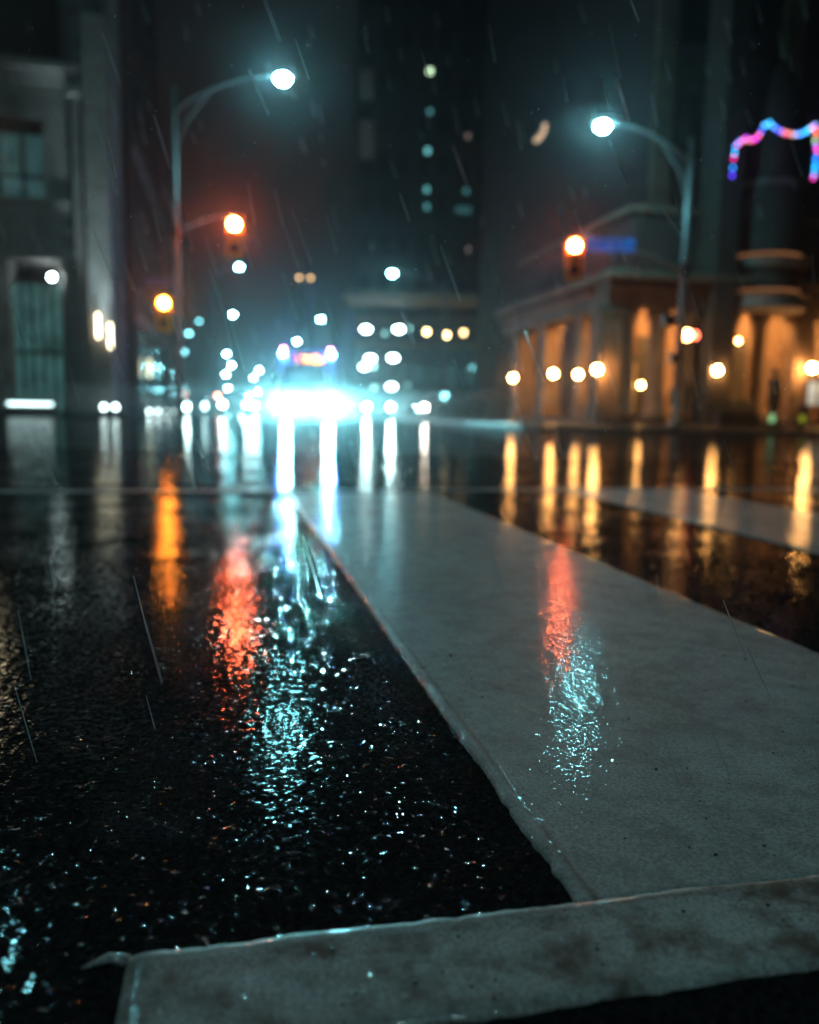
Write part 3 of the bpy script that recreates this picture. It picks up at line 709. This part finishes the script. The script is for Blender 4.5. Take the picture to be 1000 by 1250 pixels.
t = thing('holiday_light_string', HP[0], 0, 'string of coloured holiday bulbs draped in an arch round the dome of the right building', 'holiday lights')
b = MB(); b.tube([p-HP[0]+Vector((0, .12, 0)) for p in HP[::3]+[HP[-1]]], .05, 8); b.build('support_arch', M_DARKM, t)
b = MB(); b.tube([p-HP[0] for p in HP], .018, 6); b.build('cable', M_DARKM, t)
for p, c in zip(HP, hc):
    b = MB(); b.ball(p-HP[0]+Vector((0, -.06, -.04)), .045, (1, 1, 1.25), 8, 6); b.build('bulb', em('coloured_bulb', tuple(x**1.9 for x in c), 5), t)

# ------------------------------------------------------------------ low block in the middle distance
P4, _ = on_face(430, Vector((0, 62, 0)), Vector((1, 0, 0))); P5, _ = on_face(628, Vector((0, 62, 0)), Vector((1, 0, 0)))
Wm = P5.x-P4.x; zm = at(520, 376, 62).z
MBk = thing('low_flat_roofed_block', (P4.x, 62, 0), 0, 'low flat roofed block with rows of lit windows in the middle distance', 'building')
b = MB(); b.box((Wm/2, 6, zm/2), (Wm, 12, zm)); b.build('wall', M_CONC, MBk)
b = MB(); b.box((Wm/2, -.3, zm+.12), (Wm+.6, 13, .3)); b.box((Wm/2, -.35, at(520, 391, 62).z), (Wm+.2, .8, .25)); b.box((Wm/2, -.25, at(520, 422, 62).z), (Wm+.2, .6, .3)); b.build('roof', M_STONE2, MBk)
rows = [(447, 402, 'w', 40), (470, 407, 'd', 2), (487, 402, 'w', 40), (499, 401, 'd', 3), (521, 405, 'y', 26), (545, 409, 'y', 30), (566, 406, 'y', 14), (587, 406, 'y', 16),
        (452, 438, 'w', 40), (480, 437, 'w', 40), (445, 448, 'w', 20), (456, 447, 'd', 8), (478, 472, 'w', 26), (457, 473, 'd', 4), (456, 483, 'd', 5), (498, 470, 'd', 1)]
C_ = {'w': (.75, 1, .95), 'd': (.4, .95, .9), 'y': (1, .68, .28)}
for px, py, c, s in rows:
    q = at(px, py, 61.5); w = .55 if c == 'w' else .3
    b = MB(); b.box((q.x-P4.x, -.42, q.z), (w+.5, .12, .9), bevel=.02); o = b.build('window', M_DARKM, MBk)
    b = MB(); b.ball((q.x-P4.x, -.52, q.z), .2, (w/.3, .3, 1), 10, 6); b.build('room_light', em('room_light', C_[c], s*.6), o)
for k in range(9):
    b = MB(); b.box((1+k*(Wm-2)/8, -.1, at(520, 458, 62).z), (.9, .3, 1.6)); o = b.build('window', M_DARKM, MBk)
    b = MB(); b.box((1+k*(Wm-2)/8, -.27, at(520, 458, 62).z), (.76, .02, 1.4)); b.build('pane', M_TEALWIN, o)
# canopy in front of it (pale arched awning)
q = at(583, 480, 50); t = thing('arched_awning', (q.x, q.y, 0), RAD(8), 'pale arched awning over a doorway left of the colonnade', 'awning')
b = MB(); b.lathe([(1.35, 0), (1.35, 1.6)], (0, 0, 0), 14, 0, math.pi)
b.bm.free(); b = MB()
pts = [(-1.3, .95), (-1.0, 1.25), (-.4, 1.5), (.3, 1.6), (1.3, 1.62)]
for (x0, z0), (x1, z1) in zip(pts, pts[1:]):
    vs = [b.bm.verts.new(p) for p in ((x0, -1, z0), (x1, -1, z1), (x1, 1, z1), (x0, 1, z0), (x0, -1, z0-.25), (x1, -1, z1-.25), (x1, 1, z1-.25), (x0, 1, z0-.25))]
    for f_ in ((0, 1, 2, 3), (7, 6, 5, 4), (0, 4, 5, 1), (3, 2, 6, 7)): b.bm.faces.new([vs[i] for i in f_])
b.build('canvas', M_BUSW, t)
for x in (-1.2, 1.2):
    for y in (-.9, .9):
        b = MB(); b.tube([(x, y, 0), (x, y, .9 if x < 0 else 1.4)], .04, 6); b.build('post', M_STEEL, t)

# ------------------------------------------------------------------ towers with few lit windows
def tower(px0, px1, D, H, label, lits, nx, nz, m=M_TOWER):
    a, _ = on_face(px0, Vector((0, D, 0)), Vector((1, 0, 0))); c, _ = on_face(px1, Vector((0, D, 0)), Vector((1, 0, 0)))
    t = thing('office_tower', (a.x, D, 0), 0, label, 'building', None); w = c.x-a.x
    b = MB(); b.box((w/2, 7, H/2), (w, 14, H)); b.build('wall', m, t)
    b = MB()
    for k in range(nx+1): b.box((w*k/nx, -.15, H/2), (.4, .3, H))
    b.build('pilasters', m, t)
    b = MB(); b.box((w/2, 7, H+.3), (w+.6, 14.6, .6)); b.build('roof', M_DARKST, t)
    for j in range(nz):
        for k in range(nx):
            z = 10 + j*(H-12)/nz
            f = MB(); f.box((w*(k+.5)/nx, -.04, z), (w/nx*.55, .1, (H-12)/nz*.5)); f.build('window', M_GLASS, t)
    for px, py, col, s, sx, sz in lits:
        q = at(px, py, D); f = MB(); f.box((q.x-a.x, -.22, q.z), (sx+.2, .06, sz+.2)); o = f.build('window', M_DARKM, t)
        f = MB(); f.box((q.x-a.x, -.27, q.z), (sx, .03, sz)); f.build('pane', em('lit_window', col, s), o)
    return t
GR = (.55, .8, .5); TL = (.2, .7, .75); CR = (1, .8, .5); PK = (.6, .45, .42)
tower(432, 545, 92, 50, 'dark tower with a few dim teal windows behind the low block', [(525, 88, GR, 3, .5, .6), (522, 185, TL, 1.2, .5, .6), (521, 232, TL, .8, .5, .6), (521, 253, TL, .5, .5, .6), (525, 137, TL, .5, .5, .5), (458, 181, PK, .2, .5, .6), (448, 172, (.5, .6, .6), .03, 1.5, 4), (447, 105, (.5, .6, .6), .02, 1.5, 3)], 5, 9)
tower(548, 640, 98, 52, 'dark tower with scattered faint windows left of the right lamp', [(571, 167, PK, .3, .5, .6), (569, 234, TL, .3, .5, .6), (567, 257, TL, .12, 2.0, .8), (610, 248, PK, .7, .6, .7), (612, 195, (.9, .85, .5), .25, 1.3, 1.8), (572, 305, PK, .3, .5, .6), (594, 271, TL, .2, .5, .5)], 4, 9)
# curved lit fixture on the flank of the right hand building
q, _ = on_face(664, K1 + BX*(DEP+.3), AX); t0 = at(664, 161, q.y)
t = thing('curved_wall_light', t0, TH, 'warm crescent shaped wall light high up, left of the right street lamp', 'wall light')
b = MB(); pts = [Vector((.1, 0, 0)) + Vector((-.95 + .9*math.cos(a), 0, .35 + .9*math.sin(a))) for a in [RAD(-62+9*k) for k in range(8)]]
b.tube([p + Vector((0, .12, 0)) for p in pts], .15, 8); b.build('backing', M_DARKM, t)
b = MB(); b.tube(pts, .1, 8); b.build('diffuser', em('warm_rim', (1, .68, .42), .9), t)
b = MB(); b.box((.2, .12, 0), (1.0, .06, .08)); b.build('bracket', M_DARKM, t)
# slim tower that carries two warm lamps over the road
h = at(372, 339, 85)
for dx, lab in [(-.55, 'left of the two touching warm lamps over the road'), (.6, 'right of the two touching warm lamps over the road')]:
    t = thing('warm_rooftop_lamp', (h.x+dx, h.y, 0), 0, lab, 'lamp', 'pair of warm lamps over the road')
    b = MB(); b.tube([(0, .2, 0), (0, .2, h.z)], .12, 8); b.build('pole', M_DARKM, t)
    b = MB(); b.ball((0, 0, h.z), .17, u=8, v=6); b.build('globe', em('warm_far', (1, .62, .28), 5), t)

# ------------------------------------------------------------------ vehicles
HEADC = (.55, .97, 1.0)
def wheel(parent, x, y, r, w=.22):
    b = MB(); b.tube([(x-w/2, y, r), (x+w/2, y, r)], r, 20); wh = b.build('wheel', M_BLACK, parent)
    b = MB(); b.tube([(x-w/2-.01, y, r), (x+w/2+.01, y, r)], r*.58, 14); b.build('rim', M_STEEL, wh)
def bus(loc, rz):
    t = thing('city_bus', loc, rz, 'oncoming city bus with orange destination sign and blazing headlights', 'bus')
    w, H, L = 2.55, 3.15, 12.0          # front at y=0, facing -y
    b = MB(); b.prism([(0, .35), (-.05, 1.0), (.0, 2.0), (.18, 2.9), (.4, H), (L-.2, H), (L, 2.9), (L, .35)], -w/2, w/2); o = b.build('body', M_BUSW, t)
    md = o.modifiers.new('bev', 'BEVEL'); md.width = .08; md.segments = 3
    b = MB(); b.box((0, L/2, .75), (w+.03, L-.3, .5)); b.box((0, -.06, .62), (w-.1, .06, .4), bevel=.02); b.build('lower_panel', M_BUSR, t)
    b = MB(); b.prism([(-.062, 1.12), (-.03, 2.0), (.105, 2.58), (.16, 2.58), (.06, 1.12)], -w/2+.14, w/2-.14); b.build('windscreen', M_CARGL, t)
    for s in (-1, 1):
        for k in range(6):
            b = MB(); b.box((s*(w/2+.005), 1.4+k*1.75, 1.9), (.03, 1.5, .95)); b.build('side_window', M_CARGL, t)
        b = MB(); b.tube([(s*(w/2), .2, 2.5), (s*(w/2+.22), -.2, 2.45), (s*(w/2+.24), -.22, 2.0)], .02, 6); b.box((s*(w/2+.24), -.22, 1.85), (.18, .1, .38), bevel=.03); b.build('mirror', M_BLACK, t)
        b = MB(); b.box((s*.98, -.085, .72), (.46, .04, .26), bevel=.02); hl = b.build('headlight', M_DARKM, t)
        for dx in (-.1, .1):
            b = MB(); b.tube([(s*.98+dx, -.10, .72), (s*.98+dx, -.125, .72)], .09, 14); b.build('headlight_lens', em('headlamp_beam', HEADC, 1200), hl)
        spot('beam', hl, (s*.98, -.3, .72), Vector((0, -1, .0)), 7000, 60, (.22, .92, 1), .1, 1.0)
        b = MB(); b.ball((s*1.13, -.0, 2.98), .09, (1.2, .6, 1), 10, 8); b.build('blue_marker_light', em('blue_marker', (.02, .13, 1), 1000), t)
        b = MB(); b.ball((s*1.1, .12, 3.19), .05, u=8, v=6); b.build('red_marker_light', em('pink_marker', (1, .08, .35), 300), t)
    for y in (2.2, 8.6):
        for s in (-1, 1): wheel(t, s*(w/2-.12), y, .48, .28)
    b = MB(); b.box((0, .1, 2.78), (1.7, .08, .36), bevel=.02); ds = b.build('destination_sign', M_BLACK, t)
    # rows of lit amber and red dots of the display
    b = MB(); bq = MB()
    for i in range(26):
        for j in range(7):
            if random.random() < .42 and 3 < i < 25:
                (bq if i < 9 else b).box((-.78+i*.062, .055, 2.64+j*.045), (.04, .012, .03))
    b.build('amber_display_dots', em('amber_dots', (1, .32, .04), 22), ds); bq.build('red_display_dots', em('red_dots', (1, .08, .12), 10), ds)
    b = MB(); b.tube([(-.5, -.08, 1.15), (-.1, -.06, 1.75)], .012, 6); b.tube([(.2, -.08, 1.15), (.6, -.06, 1.75)], .012, 6); b.build('wipers', M_BLACK, t)
    return t
q = at(375, 500, 38.5); bus((q.x, q.y, 0), TH)
def car(loc, rz, label, m, s, one=False, hs=.11, tint=HEADC):
    t = thing('oncoming_car', loc, rz, label, 'car', 'cars with headlights on')
    w = 1.8
    lower = [(0, .32), (-.04, .55), (.05, .78), (.25, .86), (1.15, .98), (3.9, 1.0), (4.35, .95), (4.45, .6), (4.4, .3)]
    b = MB(); b.prism(lower, -w/2, w/2); o = b.build('body', m, t); md = o.modifiers.new('bev', 'BEVEL'); md.width = .09; md.segments = 3
    b = MB(); P = [(1.1, .97, .82), (1.75, 1.42, .64), (3.1, 1.46, .62), (3.95, .99, .8)]
    A = [[b.bm.verts.new((sx*hw, y, z)) for (y, z, hw) in P] for sx in (-1, 1)]
    for i in range(3): b.bm.faces.new((A[0][i], A[0][i+1], A[1][i+1], A[1][i]))
    b.bm.faces.new(A[0]); b.bm.faces.new(A[1][::-1]); b.build('cabin_glass', M_CARGL, t)
    b = MB(); b.box((0, 2.42, 1.455), (1.26, 1.35, .04), bevel=.01); b.build('roof', m, t)
    b = MB(); b.box((0, -.03, .5), (1.0, .05, .2), bevel=.02); b.build('grille', M_BLACK, t)
    for sx in (-1, 1):
        b = MB(); b.box((sx*.68, -.01, .66), (.36, .06, .16), bevel=.02); h = b.build('headlight', M_DARKM, t)
        b = MB(); b.ball((sx*.68, -.05, .66), hs, (1.15, .4, .85), 10, 8); b.build('headlight_lens', em('headlamp_car', tint, s), h)
        b = MB(); b.box((sx*.95, 1.35, 1.0), (.16, .1, .12), bevel=.02); b.build('mirror', m, t)
        for y in (.85, 3.5): wheel(t, sx*.8, y, .33)
    return t
def car_px(px, D, *a, dz=TH, **k):
    q = at(px, 500, D); return car((q.x, q.y, 0), dz, *a, **k)
car_px(287, 47, 'silver oncoming car nearest on the left of the bus', M_CARS[0], 200)
car_px(322, 62, 'white oncoming car close to the left flank of the bus', M_CARS[3], 300)
car_px(304, 78, 'black oncoming car behind the silver one', M_CARS[1], 300)
car_px(239, 64, 'dark parked car with dim lamps by the left kerb', M_CARS[1], 22, dz=TH)
car_px(462, 45, 'dark blue car with glaring headlights right of the bus', M_CARS[2], 800, dz=TH+.1)
car_px(437, 60, 'silver car half hidden in the glare right of the bus', M_CARS[0], 500)
car_px(508, 43, 'black car turning, one warm headlight toward the camera', M_CARS[1], 0.4, dz=TH-1.0)
q = at(519, 499, 40.5)
t = thing('scooter', (q.x, q.y, 0), TH, 'small scooter with a single warm headlight in mid road', 'scooter')
b = MB(); b.prism([(0, .35), (.1, .9), (.22, .9), (.3, .35), (.7, .3), (.85, .7), (1.35, .72), (1.4, .5), (1.0, .25), (.1, .25)], -.14, .14); b.build('body', M_CARS[1], t)
b = MB(); b.tube([(-.32, .12, 1.02), (0, .08, .98), (.32, .12, 1.02)], .018, 8); b.build('handlebar', M_DARKM, t)
b = MB(); b.box((0, 1.05, .76), (.26, .6, .08), bevel=.03); b.build('seat', M_BLACK, t)
for y in (-.05, 1.3):
    b = MB(); b.tube([(-.05, y, .23), (.05, y, .23)], .23, 18); b.build('wheel', M_BLACK, t)
b = MB(); b.ball((0, .02, .66), .1, (1, .5, 1), 10, 8); b.build('headlight', em('warm_head', (1, .85, .7), 130), t)
# small far tail lamps
q = at(266, 483, 120)
t = thing('far_signal', (q.x, q.y, 0), 0, 'small far red light beside the column of white lamps', 'traffic signal')
b = MB(); b.tube([(0, .2, 0), (0, .2, q.z+.3)], .06, 6); b.build('post', M_DARKM, t)
b = MB(); b.box((0, .1, q.z), (.4, .2, 1)); b.build('housing', M_DARKM, t)
b = MB(); b.ball((0, -.05, q.z), .2, u=8, v=6); b.build('lens', em('far_red', (1, .25, .12), 60), t)
for k, (px, lab) in enumerate([(228, 'pale low lamp post by the left kerb, right of the pole foot'), (250, 'second pale low lamp post by the left kerb')]):
    q = at(px, 497, 56); t = thing('bollard_lamp', (q.x, q.y, .0), 0, lab, 'bollard lamp', 'bollard lamps by the left kerb')
    b = MB(); b.tube([(0, 0, 0), (0, 0, q.z-.12)], .07, 10); b.build('post', M_DARKM, t)
    b = MB(); b.ball((0, 0, q.z), .13, u=10, v=8); b.build('globe', em('bollard_white', (.65, 1, 1), 70 if k == 0 else 12), t)

# ------------------------------------------------------------------ people and small things at the right kerb
def person(loc, rz, H, label, coat, legs, stride=.18):
    t = thing('person', loc, rz, label, 'person'); k = H/1.75
    V = [(0, 0, .95, .15), (0, 0, 1.15, .14), (0, 0, 1.38, .16), (0, 0, 1.5, .06), (0, -.01, 1.56, .055), (0, -.015, 1.66, .10), (0, -.01, 1.72, .075),
         (-.19, 0, 1.42, .06), (-.25, .02, 1.14, .045), (-.24, -.08, .9, .035), (-.235, -.11, .82, .03), (.19, 0, 1.42, .06), (.25, 0, 1.14, .045), (.24, -.12, .92, .035), (.235, -.15, .84, .03),
         (-.1, 0, .88, .09), (-.1, -stride*.6, .5, .06), (-.1, -stride, .09, .04), (-.1, -stride-.13, .04, .035), (.1, 0, .88, .09), (.1, .0, .5, .06), (.1, stride, .09, .04), (.1, stride-.13, .04, .035)]
    E = [(0, 1), (1, 2), (2, 3), (3, 4), (4, 5), (5, 6), (2, 7), (7, 8), (8, 9), (9, 10), (2, 11), (11, 12), (12, 13), (13, 14), (0, 15), (15, 16), (16, 17), (17, 18), (0, 19), (19, 20), (20, 21), (21, 22)]
    me = bpy.data.meshes.new('body'); me.from_pydata([(x*k, y*k, z*k) for x, y, z, r in V], E, []); me.update()
    o = bpy.data.objects.new('body', me); COL.objects.link(o); o.parent = t; me.materials.append(M_SKIN)
    sk = o.modifiers.new('skin', 'SKIN'); sub = o.modifiers.new('sub', 'SUBSURF'); sub.levels = sub.render_levels = 2
    if not me.skin_vertices: me.skin_vertices.new()
    for i, (x, y, z, r) in enumerate(V): me.skin_vertices[0].data[i].radius = (r*k, r*k)
    me.skin_vertices[0].data[0].use_root = True
    b = MB(); b.lathe([(.21*k, .62*k), (.2*k, .95*k), (.19*k, 1.15*k), (.215*k, 1.38*k), (.15*k, 1.5*k), (.075*k, 1.53*k)], (0, 0, 0), 16)
    for s in (-1, 1): b.tube([(s*.17*k, 0, 1.45*k), (s*.25*k, .01*k, 1.14*k), (s*.24*k, -.1*k, .89*k)], [.085*k, .065*k, .05*k], 10)
    b.build('coat', coat, t, smooth=True)
    b = MB()
    for s, sg in ((-1, -1), (1, 1)): b.tube([(s*.1*k, 0, .9*k), (s*.1*k, (sg*stride*.3 if sg < 0 else 0)*k, .5*k), (s*.1*k, sg*stride*k, .08*k)], [.11*k, .08*k, .065*k], 10)
    b.build('trousers', legs, t, smooth=True)
    b = MB(); b.ball((0, .015*k, 1.69*k), .112*k, (1, 1.05, 1), 14, 10); b.build('hair', M_HAIR, t, smooth=True)
    b = MB()
    for s, sg in ((-1, -1), (1, 1)): b.box((s*.1*k, (sg*stride-.05)*k, .035*k), (.1*k, .27*k, .07*k), bevel=.02)
    b.build('shoes', M_BLACK, t)
    return t
q = at(834, 500, 26.5); person((q.x, q.y, .135), RAD(200), 1.62, 'person in a dark coat and blue trousers just right of the lamp pole foot', M_COAT, M_JEAN)
q = at(826, 500, 27.3); person((q.x, q.y, .135), RAD(170), 1.5, 'shorter person in dark clothes close behind the lamp pole', M_COAT, M_COAT, .08)
q = at(944, 500, 26.2); person((q.x, q.y, .135), RAD(90), 1.78, 'lone person in a long dark coat right of the low planter', M_COAT, M_COAT, .12)
q = at(897, 500, 26.0); t = thing('planter', (q.x, q.y, .135), TH, 'low dark planter with clipped shrubs before the right columns', 'planter')
b = MB(); b.box((0, 0, .25), (1.4, .5, .5), bevel=.03); b.build('trough', M_DARKM, t)
b = MB()
for i in range(700):
    c = Vector((random.uniform(-.65, .65), random.uniform(-.22, .22), .5 + random.random()**1.5*.32 + .05*math.sin(i)))
    a = Vector((random.gauss(0, 1), random.gauss(0, 1), random.gauss(0, 1))).normalized()*.035; e = a.cross(Vector((random.random(), .3, random.random()))).normalized()*.018
    b.bm.faces.new([b.bm.verts.new(p) for p in (c-a, c+e, c+a, c-e)])
b.build('shrub', M_LEAF, t)
for px, py, col, s, lab, rr in [(941, 517, (.45, .9, .4), .7, 'small green lit bollard before the right columns', .1), (978, 519, (.7, .8, .05), .35, 'yellow green glowing bollard at the right end', .09)]:
    q = at(px, py, 25); t = thing('bollard', (q.x, q.y, .135), 0, lab, 'bollard')
    b = MB(); b.tube([(0, 0, 0), (0, 0, .72), (0, 0, .76)], [.09, .08, .02], 12); b.build('post', M_DARKM, t)
    b = MB(); b.ball((0, -.06, max(.3, q.z-.1)), rr, (1, .5, 1.4 if s < 1 else 1), 10, 8); b.build('glow_disc', em('bollard_glow', col, s), t)  # the disc's glow is put into its material, nothing is reflected

# ------------------------------------------------------------------ rain
M_RAIN, nt, bb = mat('falling_rain'); bb.inputs['Base Color'].default_value = (.85, .9, .95, 1); bb.inputs['Roughness'].default_value = .3
b = MB(); random.seed(11)
vis = [(125, 40, 147, 103, 1.6), (113, 137, 143, 238, 2.6), (188, 140, 208, 206, 1.7), (323, 0, 342, 50, 2.0), (304, 85, 328, 140, 1.8), (770, 0, 780, 26, 1.5), (752, 95, 768, 147, 2.0), (744, 172, 768, 226, 1.7), (538, 300, 562, 367, 1.6),
       (345, 333, 364, 392, 2.3), (553, 178, 570, 225, 2.2), (806, 252, 832, 288, 1.8), (640, 402, 664, 466, 1.7), (553, 438, 566, 472, 1.7), (17, 375, 30, 432, 1.7), (113, 357, 150, 460, 2.4), (208, 378, 219, 415, 1.6), (217, 457, 240, 530, 1.8), (230, 515, 247, 558, 1.7),
       (163, 703, 180, 772, 1.1), (883, 733, 912, 806, .95), (18, 838, 45, 930, .9), (22, 745, 38, 830, 1.2), (735, 430, 752, 482, 2.2), (630, 492, 655, 560, 2.2), (488, 236, 500, 270, 1.7), (490, 380, 506, 420, 2), (868, 890, 892, 950, .8), (176, 755, 208, 870, 1.3), (370, 655, 392, 730, 1.4), (912, 790, 940, 850, .9)]
for x0, y0, x1, y1, D in vis:
    p0 = at(x0, y0, D); p1 = at(x1, y1, D*.995); b.tube([p0, p0.lerp(p1, .5), p1], [.0004*D, .0007*D, .0004*D], 5)
for i in range(230):
    c = at(random.uniform(0, 1000), random.uniform(0, 560), random.uniform(1, 2.6)); b.ball(c, random.uniform(.0006, .0012), u=6, v=4)
for i in range(230):
    x = random.uniform(-20, 1020); y = random.uniform(-10, 560 if i < 215 else 900); D = random.uniform(1.2, 7)
    if y > 520: D = min(D, .45/((y-500)/1000)*.75)
    p0 = at(x, y, D); Lr = random.uniform(.04, .13); dr = Vector((random.gauss(.27, .07), random.gauss(0, .1), -1)).normalized()
    b.tube([p0, p0+dr*Lr], [.0002*D, .0005*D], 4)
o = b.build('rain', M_RAIN); tag(o, 'thin streaks of falling rain slanting down to the right', None, None, 'stuff')

# grit and beads of water lying on the paint
M_GRIT = simple('wet_grit', (.06, .055, .05), .15, var=.6, scale=200)
b = MB(); random.seed(3)
for i in range(300):
    if i % 3: u, v, z = random.uniform(.33, 1.07), .68+random.random()**1.6*2.2, .0065
    else: u, v, z = random.uniform(-.07, .8), random.uniform(.54, .645), .008
    r = .0005 + .0014*random.random()**2.5*(1.6 if i % 17 == 0 else 1); p = g(u, v, z+r*.3)
    b.ball(p, r, (random.uniform(.8, 1.5), 1, .7), 6, 4)
tag(b.build('grit', M_GRIT), 'tiny wet grit scattered on the pale road paint', None, None, 'stuff')
